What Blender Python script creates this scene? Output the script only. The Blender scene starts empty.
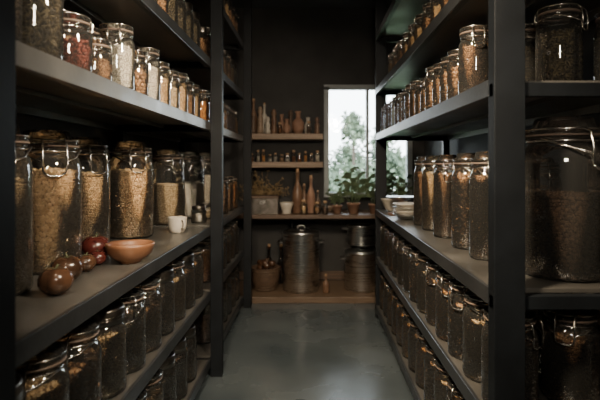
import bpy, bmesh, math, random
import numpy as np
from mathutils import Vector, Matrix, Euler
random.seed(7); rng=np.random.default_rng(7)
scene=bpy.context.scene
col=scene.collection
H=1.2

# ---------------------------------------------------------------- materials
def new_mat(name):
    m=bpy.data.materials.new(name); m.use_nodes=True
    nt=m.node_tree; b=nt.nodes['Principled BSDF']
    return m,nt,b
def mat(name,c1,c2=None,scale=8,rough=.5,rough2=None,metal=0,bump=0,bscale=None,detail=6,spec=.5,stretch=None,lo=.35,hi=.65):
    m,nt,b=new_mat(name); c2=c2 or tuple(min(1,x*1.25) for x in c1)
    tc=nt.nodes.new('ShaderNodeTexCoord'); mp=nt.nodes.new('ShaderNodeMapping')
    nt.links.new(tc.outputs['Object'],mp.inputs['Vector'])
    if stretch: mp.inputs['Scale'].default_value=stretch
    n=nt.nodes.new('ShaderNodeTexNoise'); n.inputs['Scale'].default_value=scale; n.inputs['Detail'].default_value=detail
    nt.links.new(mp.outputs[0],n.inputs['Vector'])
    r=nt.nodes.new('ShaderNodeValToRGB'); r.color_ramp.elements[0].position=lo; r.color_ramp.elements[1].position=hi
    r.color_ramp.elements[0].color=(*c1,1); r.color_ramp.elements[1].color=(*c2,1)
    nt.links.new(n.outputs['Fac'],r.inputs[0]); nt.links.new(r.outputs[0],b.inputs['Base Color'])
    b.inputs['Metallic'].default_value=metal; b.inputs['Roughness'].default_value=rough
    b.inputs['Specular IOR Level'].default_value=spec
    if rough2 is not None:
        mr=nt.nodes.new('ShaderNodeMapRange'); mr.inputs[1].default_value=lo; mr.inputs[2].default_value=hi
        mr.inputs[3].default_value=rough; mr.inputs[4].default_value=rough2
        nt.links.new(n.outputs['Fac'],mr.inputs[0]); nt.links.new(mr.outputs[0],b.inputs['Roughness'])
    if bump:
        n2=nt.nodes.new('ShaderNodeTexNoise'); n2.inputs['Scale'].default_value=bscale or scale*5; n2.inputs['Detail'].default_value=4
        nt.links.new(mp.outputs[0],n2.inputs['Vector'])
        bp=nt.nodes.new('ShaderNodeBump'); bp.inputs['Strength'].default_value=bump; bp.inputs['Distance'].default_value=.01
        nt.links.new(n2.outputs['Fac'],bp.inputs['Height']); nt.links.new(bp.outputs[0],b.inputs['Normal'])
    return m
def grain_mat(name,c1,c2,rough=.5):
    m,nt,b=new_mat(name)
    g=nt.nodes.new('ShaderNodeNewGeometry'); r=nt.nodes.new('ShaderNodeValToRGB')
    r.color_ramp.elements[0].color=(*c1,1); r.color_ramp.elements[1].color=(*c2,1)
    nt.links.new(g.outputs['Random Per Island'],r.inputs[0]); nt.links.new(r.outputs[0],b.inputs['Base Color'])
    b.inputs['Roughness'].default_value=rough
    return m
def glass_mat(name,tint=(.96,.975,.97),edge=(.72,.77,.75),haze=.03):
    m=bpy.data.materials.new(name); m.use_nodes=True; nt=m.node_tree; nt.nodes.clear()
    out=nt.nodes.new('ShaderNodeOutputMaterial'); mix=nt.nodes.new('ShaderNodeMixShader')
    tr=nt.nodes.new('ShaderNodeBsdfTransparent'); gl=nt.nodes.new('ShaderNodeBsdfGlossy'); gl.inputs['Roughness'].default_value=.03
    fr=nt.nodes.new('ShaderNodeFresnel'); fr.inputs['IOR'].default_value=1.9
    lw=nt.nodes.new('ShaderNodeLayerWeight'); lw.inputs['Blend'].default_value=.5
    pw=nt.nodes.new('ShaderNodeMath'); pw.operation='POWER'; pw.inputs[1].default_value=4
    nt.links.new(lw.outputs['Facing'],pw.inputs[0])
    mc=nt.nodes.new('ShaderNodeMix'); mc.data_type='RGBA'; mc.inputs[6].default_value=(*tint,1); mc.inputs[7].default_value=(*edge,1)
    nt.links.new(pw.outputs[0],mc.inputs[0]); nt.links.new(mc.outputs[2],tr.inputs['Color'])
    # milky glow mixed into the glass as pale diffuse, stronger at grazing angles
    df=nt.nodes.new('ShaderNodeBsdfDiffuse'); df.inputs['Color'].default_value=(.55,.55,.52,1)
    dm=nt.nodes.new('ShaderNodeMixShader'); ds=nt.nodes.new('ShaderNodeMapRange'); ds.inputs[3].default_value=haze; ds.inputs[4].default_value=haze*5
    nt.links.new(pw.outputs[0],ds.inputs[0]); nt.links.new(ds.outputs[0],dm.inputs[0]); nt.links.new(tr.outputs[0],dm.inputs[1]); nt.links.new(df.outputs[0],dm.inputs[2])
    nz=nt.nodes.new('ShaderNodeTexNoise'); nz.inputs['Scale'].default_value=12; bp=nt.nodes.new('ShaderNodeBump'); bp.inputs['Strength'].default_value=.15; bp.inputs['Distance'].default_value=.01
    tc=nt.nodes.new('ShaderNodeTexCoord'); nt.links.new(tc.outputs['Object'],nz.inputs['Vector'])
    nt.links.new(nz.outputs['Fac'],bp.inputs['Height']); nt.links.new(bp.outputs[0],gl.inputs['Normal'])
    nt.links.new(fr.outputs[0],mix.inputs[0]); nt.links.new(dm.outputs[0],mix.inputs[1]); nt.links.new(gl.outputs[0],mix.inputs[2])
    nt.links.new(mix.outputs[0],out.inputs['Surface'])
    return m
M={}
M['glass']=glass_mat('jar_glass')
M['amber']=glass_mat('amber_glass',(.5,.2,.05),(.1,.03,.01),.02)
M['pane']=glass_mat('window_pane',(.98,.99,.99),(.9,.93,.93),.0)
M['wire']=mat('clamp_wire',(.68,.65,.60),(.82,.79,.74),rough=.25,metal=1)
M['gasket']=mat('rubber_gasket',(.12,.09,.07),(.18,.13,.10),rough=.6)
M['lidmetal']=mat('lid_metal',(.18,.165,.145),(.33,.30,.27),scale=20,rough=.3,metal=1)
M['shelf']=mat('shelf_steel',(.115,.110,.10),(.19,.183,.167),scale=5,rough=.28,rough2=.44,metal=.6,bump=.05,bscale=60)
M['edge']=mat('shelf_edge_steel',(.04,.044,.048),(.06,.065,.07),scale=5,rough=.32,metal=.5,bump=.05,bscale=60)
M['frame']=mat('frame_black_steel',(.004,.0052,.0068),(.007,.009,.0115),scale=8,rough=.5,bump=.05,bscale=90,spec=.25)
M['wall']=mat('wall_charcoal',(.034,.034,.034),(.050,.050,.049),scale=3,rough=.8,bump=.15,bscale=25)
M['ceil']=mat('ceiling_dark',(.09,.10,.11),(.12,.13,.14),scale=3,rough=.85,bump=.1,bscale=20)
M['wood']=mat('shelf_wood',(.19,.135,.09),(.29,.21,.15),scale=5,rough=.5,stretch=(1,14,14),bump=.1,bscale=20)
M['platwood']=mat('platform_wood',(.085,.055,.035),(.145,.10,.065),scale=5,rough=.5,stretch=(1,14,14),bump=.1,bscale=20)
M['wooddark']=mat('dark_wood',(.07,.045,.03),(.12,.075,.05),scale=5,rough=.5,stretch=(1,12,12),bump=.1,bscale=20)
M['pot']=mat('brushed_steel',(.55,.56,.56),(.68,.69,.69),scale=3,rough=.25,rough2=.32,metal=1,stretch=(1,1,25))
M['terra']=mat('terracotta',(.22,.12,.08),(.33,.20,.135),scale=10,rough=.7,bump=.1)
M['bowl']=mat('bowl_terracotta',(.13,.058,.030),(.22,.105,.055),scale=10,rough=.35,bump=.05)
M['ceramic']=mat('cream_ceramic',(.44,.40,.34),(.54,.50,.43),scale=10,rough=.4)
M['brown']=mat('brown_stoneware',(.11,.06,.038),(.20,.12,.075),scale=12,rough=.35)
M['leaf']=mat('leaf_green',(.07,.11,.055),(.17,.23,.13),scale=12,rough=.4)
M['tree']=mat('tree_foliage',(.06,.09,.05),(.16,.20,.12),scale=2,rough=.8)
M['bark']=mat('bark',(.06,.045,.03),(.1,.07,.05),scale=8,rough=.9,bump=.3)
M['herb']=mat('dried_herb',(.16,.11,.06),(.28,.2,.1),scale=12,rough=.8)
M['onion']=mat('onion_skin',(.030,.016,.010),(.085,.042,.023),scale=6,rough=.2,stretch=(6,6,1))
M['tomato']=mat('tomato_skin',(.045,.010,.009),(.09,.022,.016),scale=5,rough=.2)
M['stem']=mat('stem_green',(.06,.07,.03),(.1,.1,.05),rough=.7)
M['winframe']=mat('window_frame_paint',(.25,.28,.29),(.33,.36,.37),scale=5,rough=.5)
M['cork']=mat('cork',(.32,.2,.11),(.45,.3,.18),scale=60,rough=.9)
M['fill_lamp']=mat('added_lamp_housing',(.02,.02,.02),(.03,.03,.03),rough=.4,metal=.5)  # housing for the unseen added lights
M['grass']=mat('lawn',(.05,.08,.03),(.1,.14,.06),scale=3,rough=.9)
# floor: polished dark concrete
M['floor']=mat('floor_concrete',(.048,.062,.070),(.088,.106,.114),scale=1.8,rough=.13,rough2=.36,bump=.03,bscale=9,detail=7,lo=.32,hi=.68)
G={ # name:(c1,c2,(rx,ry,rz),spacing)
 'chickpeas':((.52,.33,.16),(.80,.57,.32),(.0062,.0058,.0058),.0105),
 'wheat':((.44,.28,.13),(.72,.51,.28),(.0036,.0036,.0062),.0080),
 'lentils':((.21,.10,.042),(.42,.23,.105),(.0048,.0048,.0028),.0080),
 'buckwheat':((.08,.042,.024),(.21,.12,.07),(.0048,.0048,.0040),.0085),
 'barley':((.54,.39,.22),(.77,.60,.38),(.0036,.0036,.0055),.0080),
 'rice':((.66,.58,.46),(.84,.78,.66),(.0028,.0028,.0058),.0075),
 'beans':((.12,.02,.012),(.26,.05,.025),(.0052,.0048,.0085),.0105),
 'peppercorns':((.03,.022,.018),(.10,.07,.05),(.0045,.0045,.0045),.0085),
 'corn':((.48,.20,.05),(.76,.38,.11),(.0055,.005,.0065),.0105),
 'nuts':((.24,.12,.05),(.48,.27,.13),(.008,.008,.011),.0155),
 'flour':((.60,.55,.46),(.68,.62,.53),None,None),
 'paprika':((.22,.08,.03),(.30,.12,.04),None,None),
 'tea':((.04,.03,.02),(.16,.12,.06),(.004,.002,.010),.0085),
}
for k,(a,b_,c,d) in G.items():
    M['g_'+k]=grain_mat('grain_'+k,a,b_) if c else mat('powder_'+k,a,b_,scale=40,rough=.9,bump=.3,bscale=120)
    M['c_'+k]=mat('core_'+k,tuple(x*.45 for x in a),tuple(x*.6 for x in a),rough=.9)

# ---------------------------------------------------------------- mesh builder
_ico={}
def ico(sub):
    if sub not in _ico:
        bm=bmesh.new(); bmesh.ops.create_icosphere(bm,subdivisions=sub,radius=1)
        _ico[sub]=(np.array([v.co[:] for v in bm.verts]),np.array([[v.index for v in f.verts] for f in bm.faces])); bm.free()
    return _ico[sub]
class MB:
    def __init__(s): s.v=[];s.f=[];s.m=[];s.sm=[];s.mats=[]
    def mi(s,name):
        if name not in s.mats: s.mats.append(name)
        return s.mats.index(name)
    def add(s,vs,fs,mt,smooth=True):
        o=len(s.v); k=s.mi(mt); s.v.extend([tuple(v) for v in vs])
        s.f.extend([tuple(i+o for i in f) for f in fs]); s.m.extend([k]*len(fs)); s.sm.extend([smooth]*len(fs))
    def lathe(s,prof,mt,seg=32,off=(0,0,0),smooth=True,sq=0):
        vs=[];fs=[];n=len(prof)
        for j in range(seg):
            a=2*math.pi*j/seg; c,sn=math.cos(a),math.sin(a)
            for r,z in prof: vs.append((off[0]+r*c,off[1]+r*sn,off[2]+z))
        for j in range(seg):
            k=(j+1)%seg
            for i in range(n-1):
                if prof[i][0]<1e-6 and prof[i+1][0]<1e-6: continue
                if prof[i][0]<1e-6: fs.append((j*n+i,k*n+i+1,j*n+i+1))
                elif prof[i+1][0]<1e-6: fs.append((j*n+i,k*n+i,j*n+i+1))
                else: fs.append((j*n+i,k*n+i,k*n+i+1,j*n+i+1))
        s.add(vs,fs,mt,smooth)
    def tube(s,pts,r,mt,seg=6,closed=False,taper=None):
        P=[Vector(p) for p in pts]; n=len(P); vs=[];fs=[]; up=None
        for i,p in enumerate(P):
            if closed: t=P[(i+1)%n]-P[i-1]
            else: t=P[min(i+1,n-1)]-P[max(i-1,0)]
            t.normalize()
            if up is None:
                up=Vector((0,0,1)) if abs(t.z)<.9 else Vector((1,0,0))
            u=(up-t*up.dot(t)); 
            if u.length<1e-5: u=t.orthogonal()
            u.normalize(); w=t.cross(u); up=u
            rr=r if taper is None else r*taper[i]
            for k in range(seg):
                a=2*math.pi*k/seg; vs.append(p+u*math.cos(a)*rr+w*math.sin(a)*rr)
        for i in range(n if closed else n-1):
            j=(i+1)%n
            for k in range(seg):
                l=(k+1)%seg; fs.append((i*seg+k,i*seg+l,j*seg+l,j*seg+k))
        if not closed:
            fs.append(tuple(range(seg-1,-1,-1))); fs.append(tuple((n-1)*seg+k for k in range(seg)))
        s.add(vs,fs,mt)
    def box(s,x0,x1,y0,y1,z0,z1,mt):
        vs=[(x,y,z) for x in (x0,x1) for y in (y0,y1) for z in (z0,z1)]
        fs=[(0,1,3,2),(4,6,7,5),(0,4,5,1),(2,3,7,6),(0,2,6,4),(1,5,7,3)]
        s.add(vs,fs,mt,False)
    def blob(s,c,rad,mt,sub=2,rot=None,noise=0):
        v,f=ico(sub); v=v.copy()
        if noise: v*=1+rng.normal(0,noise,(len(v),1))
        v=v*np.array(rad)
        if rot: v=v@np.array(Euler(rot).to_matrix()).T
        s.add((v+np.array(c)).tolist(),f.tolist(),mt)
    def grains(s,pos,rad,mt,sub=1):
        v,f=ico(sub); n=len(pos); q=rng.normal(size=(n,4)); q/=np.linalg.norm(q,axis=1)[:,None]
        w,x,y,z=q.T
        R=np.stack([1-2*(y*y+z*z),2*(x*y-z*w),2*(x*z+y*w),2*(x*y+z*w),1-2*(x*x+z*z),2*(y*z-x*w),2*(x*z-y*w),2*(y*z+x*w),1-2*(x*x+y*y)],1).reshape(n,3,3)
        sc=rng.uniform(.88,1.15,(n,1,1))
        V=np.einsum('nij,kj->nki',R,v*np.array(rad))*sc+np.array(pos)[:,None,:]
        F=f[None]+ (np.arange(n)*len(v))[:,None,None]
        s.add(V.reshape(-1,3).tolist(),F.reshape(-1,3).tolist(),mt)
    def mesh(s,name,bevel=0):
        me=bpy.data.meshes.new(name); me.from_pydata(s.v,[],s.f); me.update()
        for n in s.mats: me.materials.append(M[n])
        me.polygons.foreach_set('material_index',s.m); me.polygons.foreach_set('use_smooth',s.sm); me.update()
        return me
    def obj(s,name,loc=(0,0,0),rot=0,bevel=0):
        me=s.mesh(name); o=bpy.data.objects.new(name,me); col.objects.link(o); o.location=loc; o.rotation_euler=(0,0,rot)
        if bevel:
            b=o.modifiers.new('bevel','BEVEL'); b.width=bevel; b.segments=2; b.limit_method='ANGLE'
        return o
def circ(r,z,n=24): return [(r*math.cos(2*math.pi*i/n),r*math.sin(2*math.pi*i/n),z) for i in range(n)]

# ---------------------------------------------------------------- jars
_jars={}
def jar_mesh(R,Ht,content,style='clip',fill=.68,sub=1):
    key=(R,Ht,content,style,fill)
    if key in _jars: return _jars[key]
    b=MB()
    neck=R*.80; zn=Ht*.855
    body=[(R*.60,.004),(R*.62,0),(R*.90,0),(R*.975,R*.05),(R,R*.16),(R,Ht*.70),(R*.985,Ht*.745),(R*.93,Ht*.79),(R*.85,Ht*.82),(neck,Ht*.84),(neck,zn),(R*.87,zn+.002),(R*.88,zn+.007),(R*.86,zn+.011)]
    b.lathe(body,'glass',36)
    zg=zn+.011
    if style=='clip':
        b.lathe([(R*.80,zg),(R*.92,zg),(R*.92,zg+.006),(R*.80,zg+.006)],'gasket',32)
        zl=zg+.006; top=Ht
        b.lathe([(R*.84,zl),(R*.90,zl+.001),(R*.905,zl+.010),(R*.86,zl+.016),(R*.72,zl+.017),(R*.66,top-.006),(R*.60,top-.001),(R*.5,top),(R*.40,top-.006),(0,top-.008)],'glass',36)
        w=max(.0022,R*.029)
        b.tube(circ(neck+w,Ht*.848,28),w,'wire',6,True)
        b.tube(circ(R*.90,zl+.015,28),w,'wire',6,True)
        for sx in (-1,1):
            b.tube([(sx*R*.22,neck+w,Ht*.848),(sx*R*.22,R*1.0,Ht*.86),(sx*R*.22,R*1.02,zl+.006),(sx*R*.20,R*.90,zl+.015)],w,'wire',5)
            b.tube([(sx*R*.80,-R*.10,Ht*.848),(sx*R*.92,-R*.25,Ht*.86),(sx*R*.62,-R*.85,Ht*.80),(sx*R*.36,-R*1.08,Ht*.775),(sx*R*.30,-R*1.10,Ht*.70)],w,'wire',5)
            b.tube([(sx*R*.30,-R*.86,zl+.015),(sx*R*.32,-R*1.05,zl+.004),(sx*R*.33,-R*1.14,Ht*.80),(sx*R*.30,-R*1.10,Ht*.70)],w,'wire',5)
        b.tube([(-R*.30,-R*1.10,Ht*.70),(-R*.15,-R*1.12,Ht*.675),(R*.15,-R*1.12,Ht*.675),(R*.30,-R*1.10,Ht*.70)],w*1.1,'wire',5)
    else:
        zl=zn+.004
        b.lathe([(R*.86,zl-.014),(R*.92,zl-.014),(R*.925,zl),(R*.925,Ht-.006),(R*.90,Ht),(R*.80,Ht+.0),(R*.78,Ht-.003),(0,Ht-.003)],'lidmetal',36)
        for z in (zl+.002,zl+.010): b.tube(circ(R*.925,z,28),.0015,'lidmetal',5,True)
    # contents
    a,bb,rad,sp=G[content]; zt=Ht*fill; Rc=R*.975
    if rad is None:
        b.lathe([(0,.006),(Rc*.92,.006),(Rc*.96,.02),(Rc,.03),(Rc,zt),(Rc*.6,zt+R*.10),(Rc*.2,zt+R*.18),(0,zt+R*.18)],'g_'+content,36)
    else:
        m=max(rad)*.75; rc=Rc-m
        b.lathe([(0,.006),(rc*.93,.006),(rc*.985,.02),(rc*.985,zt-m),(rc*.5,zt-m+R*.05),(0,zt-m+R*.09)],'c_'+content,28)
        pos=[]; rows=int((zt-.018)/(sp*.86)); n=int(2*math.pi*rc/sp)
        for i in range(rows+1):
            z=.014+i*sp*.86
            an=(np.arange(n)+(i%2)*.5)/n*2*math.pi+rng.normal(0,.12*sp/rc,n)
            rr=rc+rng.normal(0,sp*.06,n)-(sp*.5 if i==0 else 0)
            pos.append(np.stack([rr*np.cos(an),rr*np.sin(an),np.full(n,z)+rng.normal(0,sp*.12,n)],1))
        nt_=int(math.pi*rc*rc/(sp*sp)*1.3); r_=rc*np.sqrt(rng.random(nt_)); t_=rng.random(nt_)*2*math.pi
        pos.append(np.stack([r_*np.cos(t_),r_*np.sin(t_),zt+(1-r_/rc)*R*.09+rng.normal(0,sp*.2,nt_)],1))
        P=np.concatenate(pos); P[:,2]=np.maximum(P[:,2],max(rad)+.002)
        b.grains(P,rad,'g_'+content,sub)
    me=b.mesh('jar_mesh_%s'%content); _jars[key]=me
    return me
def jar(x,y,z,R,Ht,content,style='clip',fill=.68,rot=None,sub=1):
    me=jar_mesh(R,Ht,content,style,fill,sub)
    o=bpy.data.objects.new('glass_jar_of_'+content,me); col.objects.link(o); o.location=(x,y,z+.0005)
    o.rotation_euler=(0,0,random.uniform(-.9,.9) if rot is None else rot)
    return o

# ---------------------------------------------------------------- room shell
XL,XR,YB,YF,ZC=-1.14,1.12,5.0,-1.6,2.77
def boxobj(name,d,mt,bevel=0):
    b=MB(); b.box(*d,mt); return b.obj(name,bevel=bevel)
boxobj('floor',(XL-.1,XR+.1,YF-.1,YB+.1,-.1,0),'floor')
boxobj('ceiling',(XL-.1,XR+.1,YF-.1,YB+.1,ZC,ZC+.1),'ceil')
boxobj('wall_left',(XL-.1,XL,YF,YB,0,ZC),'wall')
boxobj('wall_right',(XR,XR+.1,YF,YB,0,ZC),'wall')
boxobj('wall_front',(XL-.1,XR+.1,YF-.1,YF,0,ZC),'wall')
WX0,WX1,WZ0,WZ1=.14,.98,.90,1.98
b=MB(); b.box(XL-.1,WX0,YB,YB+.12,0,ZC,'wall'); b.box(WX1,XR+.1,YB,YB+.12,0,ZC,'wall')
b.box(WX0,WX1,YB,YB+.12,0,WZ0,'wall'); b.box(WX0,WX1,YB,YB+.12,WZ1,ZC,'wall'); b.obj('wall_back')
b=MB()
for d in ((WX0-.02,WX1+.02,YB-.02,YB+.06,WZ1-.025,WZ1+.02),(WX0-.02,WX1+.02,YB-.03,YB+.06,WZ0-.02,WZ0+.025),
          (WX0-.02,WX0+.03,YB-.02,YB+.06,WZ0,WZ1),(WX1-.03,WX1+.02,YB-.02,YB+.06,WZ0,WZ1),(.54,.57,YB,YB+.05,WZ0,WZ1)):
    b.box(*d,'winframe')
b.box(WX0+.03,WX1-.03,YB+.025,YB+.029,WZ0+.02,WZ1-.02,'pane')
b.obj('window_1')
boxobj('baseboard_back',(XL,XR,YB-.015,YB,0.06,.14),'wooddark')

# ---------------------------------------------------------------- shelving units
LV=[.10,.48,.85,1.44,1.80,2.22]
def unit(name,xf,xb,frames,side,zs,top):
    b=MB(); s=1 if xf<xb else -1      # s: direction front->back
    lo=lambda a,c:(min(a,c),max(a,c))
    pw=.065
    for y in frames:
        fx=lo(xf-s*pw,xf) if side=='L' else lo(xf,xf+.085)
        b.box(fx[0],fx[1],y,y+.05,0,top,'frame')
        b.box(*lo(xb-s*.05,xb),y,y+.05,0,top,'frame')
        for z in zs: b.box(*lo(xf,xb-s*.05),y+.01,y+.04,z-.05,z-.012,'frame')
    for i in range(len(frames)-1):
        y0=frames[i]+.05; y1=frames[i+1]
        for z in zs:
            em='shelf' if (side=='L' and 1.4<z<1.5) else 'edge'  # left upper lip gets paler steel: its lit look is in the colour
            b.box(*lo(xf+s*.012,xb-s*.001),y0,y1,z-.014,z,'shelf')
            b.box(*lo(xf,xf+s*.013),y0,y1,z-.046,z+.003,em)
            b.box(*lo(xf+s*.013,xf+s*.03),y0,y1,z-.046,z-.042,em)
            b.box(*lo(xb-s*.02,xb),y0,y1,z-.045,z-.014,'shelf')
            xm=(xf+xb)/2; b.box(xm-.012,xm+.012,y0,y1,z-.03,z-.014,'shelf')
    return b.obj(name,bevel=.0018)
unit('steel_shelving_unit',-.575,-1.12,[.812,2.83,4.19],'L',LV,2.7)
unit('steel_shelving_unit',.50,1.08,[1.37,3.92],'R',LV,2.7)

# ---------------------------------------------------------------- left jars
Z=LV[2]
for (x,y,c,f) in ((-.88,1.36,'barley',.66),(-.89,1.68,'chickpeas',.70),(-.965,2.11,'wheat',.66),(-.885,2.44,'chickpeas',.68),(-.87,2.985,'barley',.52),(-.83,3.36,'flour',.5),(-.80,3.70,'rice',.6)):
    jar(x,y,Z,.107,.465 if y<2.9 else .44,c,'clip',f,rot=random.uniform(.6,1.1),sub=2 if (c=='chickpeas') else 1)
for y,c in ((3.58,'nuts'),(3.83,'lentils'),(4.05,'corn')): jar(-.66,y,Z,.06,.26,c,'clip',.7)
for y,c in ((3.05,'flour'),(3.25,'barley')): jar(-.69,y,Z,.045,.10,c,'screw',.5)
b=MB(); b.lathe([(0,.0),(.032,0),(.036,.004),(.046,.03),(.049,.075),(.048,.08),(.045,.078),(.042,.03),(.03,.010),(0,.008)],'ceramic',32)
b.tube([(.047,0,.066),(.065,0,.066),(.074,0,.05),(.068,0,.028),(.046,0,.022)],.005,'ceramic',8)
b.obj('ceramic_cup',(-.70,2.60,Z+.0005),rot=-.8)
# upper-left shelf
Z=LV[3]
rowA=[(1.02,.06,.26,'peppercorns','screw',.6),(1.19,.062,.25,'tea','screw',.72),(1.36,.058,.15,'beans','clip',.6),(1.52,.05,.12,'lentils','clip',.6),(1.69,.058,.225,'rice','clip',.68),(1.86,.05,.17,'nuts','clip',.6),(1.99,.055,.215,'rice','clip',.66),(2.15,.05,.19,'wheat','clip',.66),(2.30,.05,.18,'barley','clip',.6),(2.45,.052,.20,'chickpeas','clip',.66),(2.60,.05,.18,'lentils','clip',.66),(2.74,.048,.19,'wheat','clip',.66)]
for y,R,h,c,st,f in rowA: jar(-.66,y,Z,R,h,c,st,f)
y=2.95
while y<4.12:
    jar(-.655,y,Z,.05,.19,random.choice(['wheat','corn','nuts','lentils']),'clip',.66); y+=.125
y=1.10
while y<4.1:
    if not 2.76<y<2.95: jar(-.85,y,Z,.07,.27,random.choice(['beans','lentils','nuts','peppercorns']),'clip',.66)
    y+=.19
for Z,y0 in ((LV[4],1.5),(LV[5],2.0)):
    y=y0
    while y<4.12:
        if not 2.76<y<2.94:
            jar(-.66,y,Z,.055,.22,random.choice(['wheat','lentils','nuts','tea']),random.choice(['clip','screw']),.66)
        y+=.15
# lower-left
DK=['lentils','nuts','buckwheat','peppercorns','tea','lentils']
for Z,h,y0 in ((LV[1],.27,1.02),(LV[0],.27,1.05)):
    y=y0
    while y<4.14:
        if not 2.73<y<2.97:
            jar(-.675,y,Z,.08,h,random.choice(DK+['wheat']),random.choice(['clip','clip','screw']),random.choice([.5,.66]))
        y+=.19
    y=y0+.05
    while y<4.12:
        if not 2.72<y<2.98: jar(-.87,y,Z,.08,h,random.choice(DK),'clip',.66)
        y+=.2
# ---------------------------------------------------------------- right jars
Z=LV[3]
jar(.575,1.76,Z,.058,.24,'lentils','clip',.7)
y=1.92
while y<3.86:
    R=random.choice([.046,.05,.052]); jar(.57,y,Z,R,random.choice([.17,.19,.2]),random.choice(['nuts','wheat','lentils','nuts']),'clip',.66); y+=.125
jar(.80,1.62,Z,.07,.27,'tea','clip',.66); jar(.98,1.6,Z,.07,.25,'tea','clip',.66)
y=1.85
while y<3.8: jar(.78,y,Z,.07,.27,random.choice(DK),'clip',.66); y+=.2
Z=LV[2]
for y,c in ((1.88,'lentils'),(2.12,'nuts'),(2.44,'lentils'),(2.70,'wheat'),(2.92,'lentils')):
    jar(.66,y,Z,.066,.40,c,'clip',.76)
jar(.805,1.60,Z,.132,.50,'buckwheat','clip',.5,rot=.35,sub=2)
y=2.0
while y<3.7: jar(.90,y,Z,.09,.38,random.choice(DK),'clip',.66); y+=.24
for Z,h,y0 in ((LV[1],.28,1.52),(LV[0],.27,1.55)):
    y=y0;i=0
    while y<3.86:
        c=random.choice(['corn','lentils','wheat','nuts']) 
        if Z==LV[1]: c=['lentils','wheat','nuts','corn','corn','wheat','nuts'][i%7]
        jar(.60,y,Z,.082,h,c,'clip',.66); y+=.19;i+=1
    y=y0+.03
    while y<3.84: jar(.80,y,Z,.082,h,random.choice(DK),'clip',.66); y+=.2
    y=y0+.03
    while y<2.2: jar(.98,y,Z,.075,h,random.choice(DK),'clip',.66); y+=.2
Z=LV[4]; y=2.0
while y<3.85:
    jar(.62,y,Z,.055,.22,random.choice(['wheat','lentils','nuts']),'clip',.66); y+=.19

# ---------------------------------------------------------------- fruit + bowl on left shelf
Z=LV[2]+.0005
def veg(name,x,y,R,mt,sq=.88):
    b=MB(); n=14; prof=[]
    for i in range(n+1):
        a=-math.pi/2+math.pi*i/n; r=R*math.cos(a); z=R*sq*math.sin(a)
        if a>0: z-=R*.22*math.exp(-(r/(R*.28))**2)*1.0
        prof.append((max(r,0) if 0<i<n else 0,z+R*sq))
    b.lathe(prof,mt,28)
    for k,(vx,vy,vz) in enumerate(b.v):
        a=math.atan2(vy,vx); f=1+.025*math.cos(5*a); b.v[k]=(vx*f,vy*f,vz)
    zt=R*sq*2-R*.22
    b.tube([(0,0,zt-.002),(.002,0,zt+R*.15),(.006,.002,zt+R*.34)],R*.07,'stem',6,taper=[1.3,.9,1])
    for k in range(5):
        a=k*2*math.pi/5+.3; c,s=math.cos(a),math.sin(a)
        b.add([(0.1*R*-s,0.1*R*c,zt+.002),(0.1*R*s,-0.1*R*c,zt+.002),(R*.5*c,R*.5*s,zt+R*.17)],[(0,1,2)],'stem')
    return b.obj(name,(x,y,Z),rot=random.random()*3)
veg('onion',-.69,1.345,.044,'onion'); veg('onion',-.735,1.50,.045,'onion'); veg('onion',-.742,1.64,.033,'onion'); veg('tomato',-.80,1.85,.052,'tomato'); veg('tomato',-.748,1.745,.03,'tomato')
b=MB()
b.lathe([(0,.0),(.036,0),(.038,.006),(.050,.012),(.074,.032),(.084,.060),(.085,.068),(.081,.070),(.076,.062),(.062,.036),(.036,.018),(0,.016)],'bowl',40)
b.lathe([(0,.046),(.035,.046),(.068,.043)],'g_paprika',30)
b.obj('terracotta_bowl',(-.655,1.80,Z))
# ---------------------------------------------------------------- end of right shelf : bowls & scale
b=MB()
for i in range(4):
    z=i*.022
    b.lathe([(0,z),(.04,z),(.07,z+.012),(.098,z+.034),(.1,z+.037),(.096,z+.038),(.068,z+.018),(0,z+.008)],'ceramic' if i%2 else 'pot',32)
b.obj('stacked_bowls',(.62,3.22,Z))
b=MB()
b.lathe([(0,0),(.09,0),(.09,.01),(.03,.03),(.02,.10),(.0,.10)],'brown',28)
b.lathe([(0,.10),(.05,.10),(.10,.125),(.104,.13),(.098,.13),(.05,.108),(0,.108)],'pot',32)
b.obj('kitchen_scale',(.62,3.50,Z))
b=MB()
b.lathe([(0,0),(.05,0),(.075,.03),(.10,.09),(.104,.095),(.098,.095),(.07,.035),(0,.012)],'ceramic',32)
b.obj('ceramic_bowl',(.62,3.76,Z))

# ---------------------------------------------------------------- back wall : shelves, counter, platform
for z in (1.23,1.50):
    boxobj('wooden_wall_shelf',(-.62,.105,4.76,5.0,z-.055,z),'wood',bevel=.003)
b=MB(); b.box(XL+.002,XR-.002,4.5,4.998,.715,.75,'wooddark')
for x in (-1.0,-.2,1.0): b.box(x-.02,x+.02,4.90,4.94,.06,.715,'frame')
b.obj('counter',bevel=.003)
boxobj('wooden_platform',(XL+.002,XR-.002,4.33,4.984,0,.055),'platwood',bevel=.004)

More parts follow.
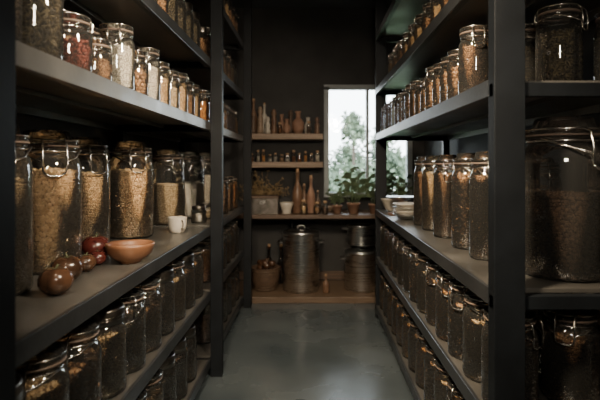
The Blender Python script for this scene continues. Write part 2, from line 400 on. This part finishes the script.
def bottle(name,x,y,z,R,h,mt,neck=.32,cork=True,bulge=1.0,stop='cork'):
    b=MB()
    b.lathe([(0,.003),(R*.8,0),(R,R*.15),(R*bulge,h*.35),(R*.95,h*.52),(R*.6,h*.64),(R*neck,h*.72),(R*neck,h*.92),(R*(neck+.1),h*.93),(R*(neck+.1),h*.97),(R*neck*.8,h*.97)],mt,24)
    if cork: b.lathe([(0,h*.90),(R*neck*.9,h*.90),(R*neck*.95,h*1.04),(0,h*1.04)],stop,16)
    return b.obj(name,(x,y,z))
def turned(name,x,y,z,parts,mt):
    b=MB(); prof=[(0,0)]
    for r,zz in parts: prof.append((r,zz))
    prof.append((0,parts[-1][1])); b.lathe(prof,mt,20); return b.obj(name,(x,y,z))
def glassware(name,x,y,z,R,h,fillm,fill=.6,stop='cork'):
    b=MB()
    b.lathe([(0,.002),(R*.9,.0),(R,.006),(R,h*.72),(R*.6,h*.85),(R*.6,h)],'glass',18); b.lathe([(0,.004),(R*.93,.005),(R*.93,h*fill),(0,h*fill+.004)],fillm,18)
    b.lathe([(0,h*.92),(R*.62,h*.92),(R*.66,h*1.10),(0,h*1.12)],stop,14); return b.obj(name,(x,y,z))
PM=[(.035,0),(.037,.03),(.026,.07),(.032,.11),(.024,.14),(.018,.15),(.03,.18),(.02,.21),(.01,.22)]
JUG=[(.03,0),(.045,.04),(.042,.08),(.022,.11),(.02,.14),(.028,.16)]
BIGJ=[(.035,0),(.06,.05),(.058,.10),(.035,.13),(.022,.14),(.022,.18),(.032,.20)]
VS=[(.03,0),(.042,.04),(.035,.08),(.018,.11),(.022,.14)]
sc_=lambda P,a,c:[(r*a,z_*c) for r,z_ in P]
zs=1.5005
bottle('stoneware_bottle',-.575,4.92,zs,.040,.34,'brown'); turned('pepper_mill',-.565,4.81,zs,sc_(PM,.8,.8),'wooddark')
turned('pepper_mill',-.50,4.83,zs,sc_(PM,.9,1.2),'wood'); bottle('stoneware_bottle',-.47,4.93,zs,.034,.30,'ceramic')
turned('pepper_mill',-.425,4.81,zs,sc_(PM,.75,.75),'ceramic'); turned('pepper_mill',-.37,4.85,zs,sc_(PM,.9,1.1),'brown'); turned('clay_jug',-.30,4.94,zs,sc_(JUG,.8,1.25),'terra')
glassware('top_spice_vial',-.31,4.81,zs,.022,.10,'g_paprika',.5)  # a spice vial, like those on the lower wall shelf
turned('clay_jug',-.245,4.84,zs,sc_(JUG,.8,.9),'terra'); turned('pepper_mill',-.21,4.94,zs,sc_(PM,.8,1.1),'wooddark')
turned('clay_jug',-.135,4.86,zs,sc_(BIGJ,1.0,1.1),'terra'); turned('ceramic_vase',-.04,4.93,zs,sc_(VS,.85,1.2),'ceramic'); glassware('top_spice_vial',-.03,4.81,zs,.022,.11,'brown',.6); turned('pepper_mill',.05,4.87,zs,sc_(PM,.75,.75),'brown')  # the small glass piece is another spice vial
zs=1.2305
for i in range(12):
    R=random.uniform(.016,.025)
    glassware('spice_vial',-.585+i*.058,4.83+.055*(i%2),zs,R,random.uniform(.06,.11),random.choice(['g_paprika','cork','ceramic','g_flour','brown','g_corn']),random.uniform(.4,.65))
zs=.7505
b=MB(); b.box(-.14,.14,-.09,.09,0,.14,'lidmetal'); b.box(-.145,.145,-.095,.095,.14,.165,'wooddark'); b.box(-.03,.03,-.096,-.09,.09,.13,'wire'); b.obj('storage_tin',(-.45,4.66,zs),bevel=.008)
b=MB()
for k in range(60):
    a=random.uniform(-1.2,1.0); l=random.uniform(.12,.3); p=random.uniform(-.25,.1)
    d=Vector((math.sin(a),p,abs(math.cos(a))*.7)).normalized()
    pts=[Vector((0,0,.14))+d*l*t+Vector((0,0,-.10*t*t*abs(math.sin(a)))) for t in (0,.35,.7,1)]
    b.tube(pts,.002,'herb',4)
    for t in (1,2,3):
        for q in range(3): b.blob(pts[t]+Vector((random.uniform(-.015,.015),random.uniform(-.015,.015),random.uniform(-.015,.015))),(.014,.004,.007),'herb',1,(random.random()*3,random.random()*3,random.random()*3))
b.lathe([(0,0),(.045,0),(.055,.05),(.05,.14),(.055,.15),(.045,.15),(.04,.02),(0,.02)],'brown',20)
b.obj('dried_herb_vase',(-.47,4.87,zs))
turned('mortar',-.235,4.62,zs,[(.045,0),(.04,.02),(.05,.05),(.065,.10),(.06,.105),(.045,.05)],'ceramic')
bottle('amber_bottle',-.135,4.66,zs,.048,.40,'brown'); bottle('amber_bottle',-.01,4.68,zs,.040,.34,'terra'); bottle('amber_bottle',-.075,4.80,zs,.036,.26,'brown'); bottle('amber_bottle',.055,4.78,zs,.03,.20,'wooddark')
glassware('storage_jar',-.075,4.575,zs,.032,.12,'g_wheat'); glassware('storage_jar',.045,4.60,zs,.03,.10,'g_nuts'); glassware('storage_jar',-.14,4.86,zs,.035,.20,'g_corn'); glassware('storage_jar',.12,4.57,zs,.026,.11,'brown')
b=MB(); b.lathe([(0,0),(.035,0),(.06,.03),(.07,.05),(.066,.052),(.05,.02),(0,.012)],'wood',24); b.obj('wooden_bowl',(.16,4.84,zs))
b=MB(); b.box(-.10,.10,-.012,.012,0,.22,'wood'); b.box(-.02,.02,-.012,.012,.22,.28,'wood'); b.obj('cutting_board',(-.95,4.90,zs),bevel=.006)
def plant(x,y,R,n,hh,ls=1.0):
    b=MB()
    b.lathe([(0,0),(R*.7,0),(R*.95,R*1.35),(R*1.05,R*1.36),(R*1.05,R*1.65),(R*.93,R*1.65),(R*.9,R*1.4),(0,R*1.4)],'terra',24)
    for k in range(n):
        a=random.random()*6.28; ln=hh*random.uniform(.5,1); sp=random.uniform(.1,.8)
        d=Vector((math.cos(a)*sp,math.sin(a)*sp*.6,1)).normalized(); base=Vector((math.cos(a)*R*.4,math.sin(a)*R*.4,R*1.4))
        tip=base+d*ln; b.tube([base,base+d*ln*.5,tip],.003,'leaf',5)
        for q in range(4):
            tp=base+d*ln*(.4+.2*q); aa=random.random()*6.28; o_=Vector((math.cos(aa),math.sin(aa)*.5,random.uniform(0,.6))).normalized()
            w=Vector((-o_.z,0,o_.x)) if abs(o_.x)>.3 else o_.cross(Vector((0,1,0)))
            w=(w+o_.cross(Vector((0,0,1)))*.7).normalized(); L=.085*ls*random.uniform(.7,1.2); W=L*.26
            vs=[tp,tp+o_*L*.35+w*W,tp+o_*L*.7+w*W*.7,tp+o_*L-Vector((0,0,L*.2)),tp+o_*L*.7-w*W*.7,tp+o_*L*.35-w*W]
            b.add(vs,[(0,1,2,3,4,5)],'leaf')
    return b.obj('potted_plant',(x,y,.7505))
plant(.235,4.66,.046,10,.16,.7); plant(.385,4.64,.060,16,.36,1.0); plant(.58,4.64,.055,14,.32,.9); plant(.80,4.66,.06,14,.30,.9)
# pots under counter
def stockpot(name,x,y,z,R,h,lid=True):
    b=MB()
    b.lathe([(0,.004),(R*.95,0),(R,.012),(R,h),(R*1.04,h+.004),(R*1.04,h+.01),(R*.98,h+.01),(R*.97,.02),(0,.015)],'pot',40)
    if lid:
        b.lathe([(R*1.02,h+.008),(R*1.03,h+.016),(R*.9,h+.02),(R*.4,h+.035),(0,h+.038)],'pot',40)
        b.tube([(-R*.2,0,h+.034),(-R*.2,0,h+.06),(-R*.1,0,h+.07),(R*.1,0,h+.07),(R*.2,0,h+.06),(R*.2,0,h+.034)],.006,'pot',6)
    for s in (-1,1):
        b.tube([(s*R*.99,-R*.3,h*.84),(s*(R+.04),-R*.28,h*.85),(s*(R+.045),0,h*.85),(s*(R+.04),R*.28,h*.85),(s*R*.99,R*.3,h*.84)],.007,'pot',6)
    return b.obj(name,(x,y,z))
zp=.0555
stockpot('stockpot',-.10,4.60,zp,.165,.52,True)
stockpot('cooking_pot',.46,4.62,zp,.155,.34,True)
stockpot('saucepan',.46,4.62,zp+.34+.073,.135,.17,False)
bottle('small_bottle',.125,4.48,zp,.03,.16,'brown')
b=MB()
b.lathe([(0,0),(.10,0),(.13,.10),(.135,.2),(.14,.205),(.125,.205),(.12,.1),(0,.02)],'wooddark',24)
for k in range(8): b.tube(circ(.105+.004*k,.012+.024*k,24),.006,'platwood',5,True)
for k in range(14):
    a=random.random()*6.28; r=random.random()*.07; b.blob((r*math.cos(a),r*math.sin(a),.20+random.random()*.04),(.034,.03,.03),'onion',2,(random.random(),random.random(),0))
b.obj('vegetable_basket',(-.43,4.62,zp))
bottle('wine_bottle',-.30,4.86,zp,.042,.36,'amber'); bottle('wine_bottle',-.42,4.88,zp,.042,.36,'amber')

# ---------------------------------------------------------------- outdoors
boxobj('ground',(-14,14,5.3,30,-.5,-.4),'grass')
def tree(x,y,h,w,n):
    b=MB(); b.tube([(0,0,-.45),(.03,0,h*.4),(0,.03,h*.95)],.08,'bark',8,taper=[1,.6,.15])
    cl=[]
    for k in range(26):
        t=random.uniform(.12,1); a=random.random()*6.28; rr=w*(1.05-t)*random.uniform(.4,1)
        c=Vector((math.cos(a)*rr,math.sin(a)*rr,h*t)); cl.append((c,w*.35*(1.2-t)+.08))
        b.tube([(0,0,h*t*.9),c],.02,'bark',4,taper=[1,.3])
    vs=[];fs=[]
    for k in range(n):
        c,r=random.choice(cl); p=c+Vector(rng.normal(0,r*.5,3)); u=Vector(rng.normal(size=3)).normalized()*.12; w_=u.orthogonal().normalized()*.045
        o=len(vs); vs+= [p,p+u*.5+w_,p+u,p+u*.5-w_]; fs.append((o,o+1,o+2,o+3))
    b.add(vs,fs,'tree',False); return b.obj('garden_tree',(x,y,0))
tree(.78,9.5,2.1,.55,1200); tree(1.55,10.2,2.0,.9,2200); tree(-.6,11.5,1.8,1.0,2500); tree(3.2,12,2.6,1.3,3000); tree(1.0,14.5,1.6,1.5,3500)

# ---------------------------------------------------------------- lights
w=bpy.data.worlds.new('sky'); scene.world=w; w.use_nodes=True; nt=w.node_tree
bg=nt.nodes['Background']; bg.inputs[1].default_value=15.0
tc=nt.nodes.new('ShaderNodeTexCoord'); sep=nt.nodes.new('ShaderNodeSeparateXYZ'); nt.links.new(tc.outputs['Generated'],sep.inputs[0])
r=nt.nodes.new('ShaderNodeValToRGB'); r.color_ramp.elements[0].color=(.78,.84,.85,1); r.color_ramp.elements[1].color=(.62,.76,.92,1)
nt.links.new(sep.outputs['Z'],r.inputs[0]); nt.links.new(r.outputs[0],bg.inputs[0])
def area(name,loc,target,sx,sy,power,colr,portal=False,spread=180):
    l=bpy.data.lights.new(name,'AREA'); l.shape='RECTANGLE'; l.size=sx; l.size_y=sy; l.energy=power; l.color=colr; l.spread=math.radians(spread)
    o=bpy.data.objects.new(name,l); col.objects.link(o); o.location=loc
    d=Vector(target)-Vector(loc); o.rotation_euler=d.to_track_quat('-Z','Y').to_euler()
    if portal: l.cycles.is_portal=True
    return o
area('window_portal',((WX0+WX1)/2,YB+.1,(WZ0+WZ1)/2),((WX0+WX1)/2,0,(WZ0+WZ1)/2),WX1-WX0,WZ1-WZ0,1,(1,1,1),True)
def fill_lamp(name,loc,target,s,power,colr,spread=180):  # added out-of-view light with an invented hanging housing
    L=area(name+'_light',loc,target,s,s,power,colr,False,spread)
    b=MB(); b.lathe([(s*.75,.0),(s*.8,.02),(s*.55,.10),(.05,.14),(0,.14)],'fill_lamp',28); b.tube([(0,0,.13),(0,0,ZC-loc[2]-.07)],.006,'fill_lamp',6)
    o=b.obj(name,(loc[0],loc[1],loc[2]+.07)); 
    bpy.context.view_layer.update(); L.parent=o; L.matrix_parent_inverse=o.matrix_world.inverted()
    return o
fill_lamp('added_fill_lamp',(.40,.95,1.95),(-.9,2.4,1.15),.18,17,(1.0,.82,.60),95)  # added key light for the left jars, out of view
fill_lamp('added_fill_lamp',(.1,-.3,1.85),(-.2,2.7,1.1),.24,7,(1.0,.86,.68),90)  # added weak frontal fill behind the camera
fill_lamp('added_fill_lamp',(-.34,.75,2.25),(.6,2.3,.6),.20,28,(1.0,.80,.56),85)  # added fill for the right and lower jars, out of view
fill_lamp('added_fill_lamp',(.0,3.3,2.55),(0,4.2,.3),.22,7,(1.0,.82,.62),140)  # added warm fill for the back wall, above the view

# ---------------------------------------------------------------- camera
cam=bpy.data.cameras.new('camera'); co=bpy.data.objects.new('camera',cam); col.objects.link(co); scene.camera=co
co.location=(0,0,H); co.rotation_euler=(math.pi/2,0,0)
cam.sensor_width=36; cam.lens=30; cam.shift_x=-12/600; cam.shift_y=-35/600; cam.clip_start=.02
cam.dof.use_dof=True; cam.dof.focus_distance=2.0; cam.dof.aperture_fstop=2.8
